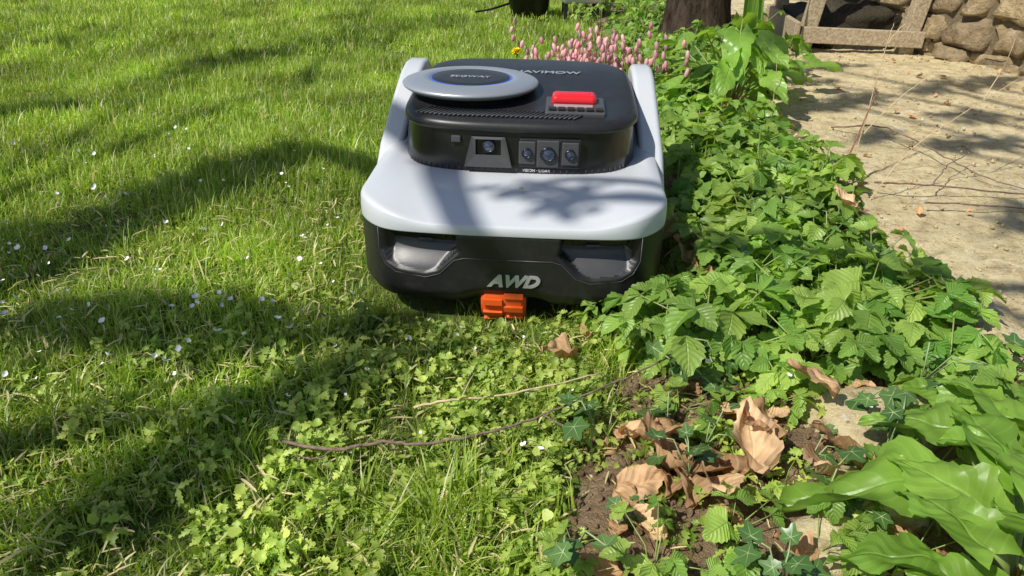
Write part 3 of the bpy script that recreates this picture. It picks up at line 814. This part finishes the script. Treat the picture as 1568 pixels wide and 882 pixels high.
for s in (-1,1):
    box('sensor_window',(s*.125,.026,.137),(.075,.004,.014),GLS,mw,(0,0,s*.1),.002)
    box('sensor_tab',(s*.115,.021,.131),(.02,.004,.004),MID,mw,(0,0,s*.1),.001)
rings=[]
def skirt(p): return .013+.017*ss(.10,.21,abs(p.x))
def zedge(p): return .1490+.02*ss(.08,.5,p.y)
for off,f in ((-.004,-.12),(.0006,-.08),(.0010,0),(.0010,.45),(.0002,.86),(-.0008,.95),(-.0026,1.03),(-.0050,1.08)):
    rings.append([p+ON[k]*off+Vector((0,0,zedge(p)+skirt(p)*f)) for k,p in enumerate(OUT)])
NB=26; base_r=rings[-1]
for b in range(1,NB+1):
    t=b/NB; r=[]
    for k,p in enumerate(OUT):
        q=INN[k]; z0=base_r[k].z; zi=.184+.022*ss(.2,.45,q.y)
        f=1-(1-t)**1.35
        z=z0+(zi-z0)*f+.004*math.sin(math.pi*min(1,t*1.0))*1.0
        xy=base_r[k].lerp(q,t)
        r.append(Vector((xy.x,xy.y,z)))
    rings.append(r)
loft('bonnet',rings,WH)
def ztop(y): return .263+.020*ss(.2,.5,y)
rings=[]
for off,z in ((.003,.165),(.002,.190),(.000,.215),(-.004,.247)):
    rings.append([p+IN_[k]*off+Vector((0,0,z+(ztop(p.y)-.263)*((z-.165)/.08))) for k,p in enumerate(INN)])
loft('cowl_wall',rings,GLS)
rings=[]
for off,dz in ((-.006,-.017),(.0005,-.0165),(.0025,-.015),(.0025,-.009),(.001,-.0045),(-.004,-.001),(-.010,.0004)):
    rings.append([p+IN_[k]*off+Vector((0,0,ztop(p.y)+dz)) for k,p in enumerate(INN)])
last=rings[-1]; cc=Vector((0,.37,0))
for b in range(1,14):
    t=1-b/14; rings.append([Vector((cc.x+(p.x-cc.x)*t,cc.y+(p.y-cc.y)*t,ztop(cc.y+(p.y-cc.y)*t)+.0004+.003*(1-t*t))) for p in last])
loft('cowl_lid',rings,TOPM,cap_top=True)
mb=MB()
for k in range(NN):
    p=INN[k]
    if p.y<.22 and k%4==0:
        q=p+IN_[k]*.0035; c=q+Vector((0,0,.188)); tube(mb,[c-Vector((0,0,.003)),c+Vector((0,0,.003))],.0006,.0006,4)
mb.obj('cowl_joint_teeth',[MID],mw)
DC=(-.086,.325,.280)
mb=MB()
lathe(mb,[(.085,-.03),(.092,-.004),(.104,-.001),(.1105,.004),(.1115,.007),(.109,.0095),(.101,.0125),(.080,.0150),(.070,.0152),(.0685,.0135),(.0655,.0135),(.064,.0145),(.045,.0150),(.0,.0155)],96,DC,mm=[0,0,1,1,1,1,1,1,1,2,2,3,3])
o=mb.obj('lidar_disc',[BMP,SIL,BLU,TOPM],mw)
mb=MB()
for i in range(34):
    x=-.155+i*.0072; y=.186+.012*ss(.1,.17,abs(x)); L=.035
    z=ztop(y)+.0028; a=Vector((x,y,z)); b=Vector((x+.020,y+L,ztop(y+L)+.003))
    if (b.xy-Vector(DC[:2])).length<.095: b=a.lerp(b,.7)
    tube(mb,[a,b],.0015,.0015,6)
mb.obj('vent_slats',[MID],mw)
PZ=.2705
box('control_panel',(.085,.250,PZ-.003),(.092,.085,.010),MID,mw,(rad(2.5),0,0),.003,2)
for i in range(6): box('key_%d'%i,(.050+i*.0142,.216,PZ+.003),(.011,.012,.004),BMP,mw,(0,0,0),.001)
box('display',(.082,.235,PZ+.0025),(.060,.014,.003),LOG,mw,(0,0,0),.001)
box('stop_button',(.083,.266,PZ+.008),(.072,.034,.015),REDP,mw,(rad(4),0,0),.006,4,.93)
box('stop_button_recess',(.083,.266,PZ+.0153),(.05,.012,.002),REDP,mw,(rad(4),0,0),.0008,2)
cx=-.042
yf=.1615
o1=[(cx-.036,.1945),(cx+.036,.1945),(cx+.025,.2405),(cx-.025,.2405)]
i1=[(cx-.019,.213),(cx+.019,.213),(cx+.019,.237),(cx-.019,.237)]
mb=MB(); A1=[mb.add((x,yf+(0 if z>.22 else -.006),z)) for x,z in o1]; B1=[mb.add((x,yf-.002,z)) for x,z in i1]; C1=[mb.add((x,yf+.008,z)) for x,z in i1]; D1=[mb.add((x,yf+.014,z)) for x,z in o1]
for k in range(4):
    q=(k+1)%4; mb.face((A1[k],A1[q],B1[q],B1[k]),0); mb.face((B1[k],B1[q],C1[q],C1[k]),1); mb.face((D1[k],D1[q],A1[q],A1[k]),1)
mb.face(C1,1); mb.obj('camera_hood',[REC,GLS],mw,smooth=False)
def lens(name,x,z,r,y=.176):
    mb=MB(); lathe(mb,[(r*1.15,0),(r*1.15,.004),(r*.95,.005),(r*.9,.003),(r*.75,.003),(r*.5,.0045),(.0,.0055)],28,(0,0,0),mm=[0,0,0,1,1,1,1])
    o=mb.obj(name,[GLS,LENS],mw); o.location=(x,y,z); o.rotation_euler=(rad(90),0,0); return o
lens('camera_lens',cx,.225,.009,.167)
box('lidar_module',(.050,.1645,.2170),(.091,.006,.046),BMP,mw,(0,0,.02),.002)
for x,wd,z,h,r,i in ((.016,.025,.218,.036,.0068,0),(.047,.033,.217,.042,.0100,1),(.080,.025,.218,.036,.0068,2)):
    box('lens_plate_%d'%i,(x,.1610,z),(wd,.003,h),MID,mw,(0,0,.02),.0015)
    lens('lidar_lens_%d'%i,x,z,r,.1600)
box('front_port',(-.091,.1685,.234),(.014,.004,.010),MID,mw,(0,0,-.06),.001)
def text(name,body,size,loc,rot,mat,shear=0,off=0,sx=1,ext=.0004):
    cu=bpy.data.curves.new(name,'FONT'); cu.body=body; cu.size=size; cu.align_x='CENTER'; cu.align_y='CENTER'; cu.extrude=ext; cu.shear=shear; cu.offset=off
    cu.materials.append(mat); o=link(bpy.data.objects.new(name,cu),mw); o.location=loc; o.rotation_euler=rot; o.scale=(sx,1,1); return o
text('awd_badge','AWD',.0250,(.008,-.0015,.079),(rad(90),0,0),LOG,.35,.0012,1.1,.001)
text('vision_lidar_label','VISION · LIDAR',.0062,(.030,.1635,.1890),(rad(90),0,0),WTX,0,.0001)
text('lid_lettering','NAVIMOW',.021,(.035,.430,ztop(.43)+.0042),(rad(3),0,0),LOG,0,.0004,1.15)
text('disc_lettering','SEGWAY',.015,(DC[0],DC[1]-.004,DC[2]+.0162),(0,0,0),LOG,0,.0002,1.1)
def arch(name,s):
    prof=[(.22,.15),(.27,.195),(.33,.235),(.38,.262),(.43,.282),(.47,.290),(.51,.288),(.545,.272),(.58,.240),(.605,.195),(.618,.14),(.615,.09),(.60,.06),(.45,.055),(.30,.06),(.22,.08),(.20,.12)]
    bm=bmesh.new()
    vs=[bm.verts.new((s*.195,y,z)) for y,z in prof]; f=bm.faces.new(vs)
    r=bmesh.ops.extrude_face_region(bm,geom=[f]); nv=[v for v in r['geom'] if isinstance(v,bmesh.types.BMVert)]
    for v in nv: v.co.x=s*.234
    for v in bm.verts: v.co.x-=s*.010*ss(.15,.29,v.co.z)
    bmesh.ops.recalc_face_normals(bm,faces=bm.faces[:])
    bmesh.ops.bevel(bm,geom=[e for e in bm.edges if len(e.link_faces)==2 and e.calc_face_angle(0)>.9],offset=.009,segments=5,profile=.5,affect='EDGES')
    me=bpy.data.meshes.new(name); bm.to_mesh(me); bm.free(); me.materials.append(WH)
    for p in me.polygons: p.use_smooth=True
    o=link(bpy.data.objects.new(name,me),mw)
    md=o.modifiers.new('wn','WEIGHTED_NORMAL'); return o
arch('wheel_arch_l',-1); arch('wheel_arch_r',1)
for s in (-1,1): box('tail_light',(s*.2335,.33,.165),(.006,.09,.035),REDP,mw,(.25,0,0),.002)
def wheel(name,x,y,r,wd,tm,lm,nl=16,lug=.008):
    mb=MB(); lathe(mb,[(r*.35,-wd/2),(r*.9,-wd/2),(r,-wd*.4),(r,wd*.4),(r*.9,wd/2),(r*.35,wd/2),(.001,wd/2)],36)
    for k in range(nl):
        for row in (-1,1):
            a=2*math.pi*(k+.25*row)/nl; c=Vector((math.cos(a)*r,math.sin(a)*r,row*wd*.23))
            m4=Matrix.Translation(c)@Matrix.Rotation(a,4,'Z')@Matrix.Diagonal((lug*1.4,r*2.6/nl,wd*.42,1))
            vs=[mb.add(m4@Vector((p,q,t))) for p in (-.5,.5) for q in (-.5,.5) for t in (-.5,.5)]
            for f in ((0,1,3,2),(4,6,7,5),(0,4,5,1),(2,3,7,6),(0,2,6,4),(1,5,7,3)): mb.face([vs[i] for i in f],1)
    o=mb.obj(name,[tm,lm],mw,smooth=False); o.location=(x,y,r+lug*.4-.004); o.rotation_euler=(0,rad(90),0); return o
wheel('centre_wheel',-.006,.049,.043,.064,ORA,ORA,13,.006)
for s in (-1,1):
    wheel('rear_wheel',s*.205,.46,.10,.05,BMP,ORA,18,.008); wheel('front_wheel',s*.14,.13,.045,.05,BMP,BMP,12,.006)
box('chassis',(0,.30,.085),(.34,.48,.07),BMP,mw,(0,0,0),.01)
mb=MB(); stone(mb,(0,0,0),(.006,.005,.004),0,2,.3,.8,8,5); o=mb.obj('bud_scale',[CL],mw); o.location=(.012,.088,.187)
print('done')
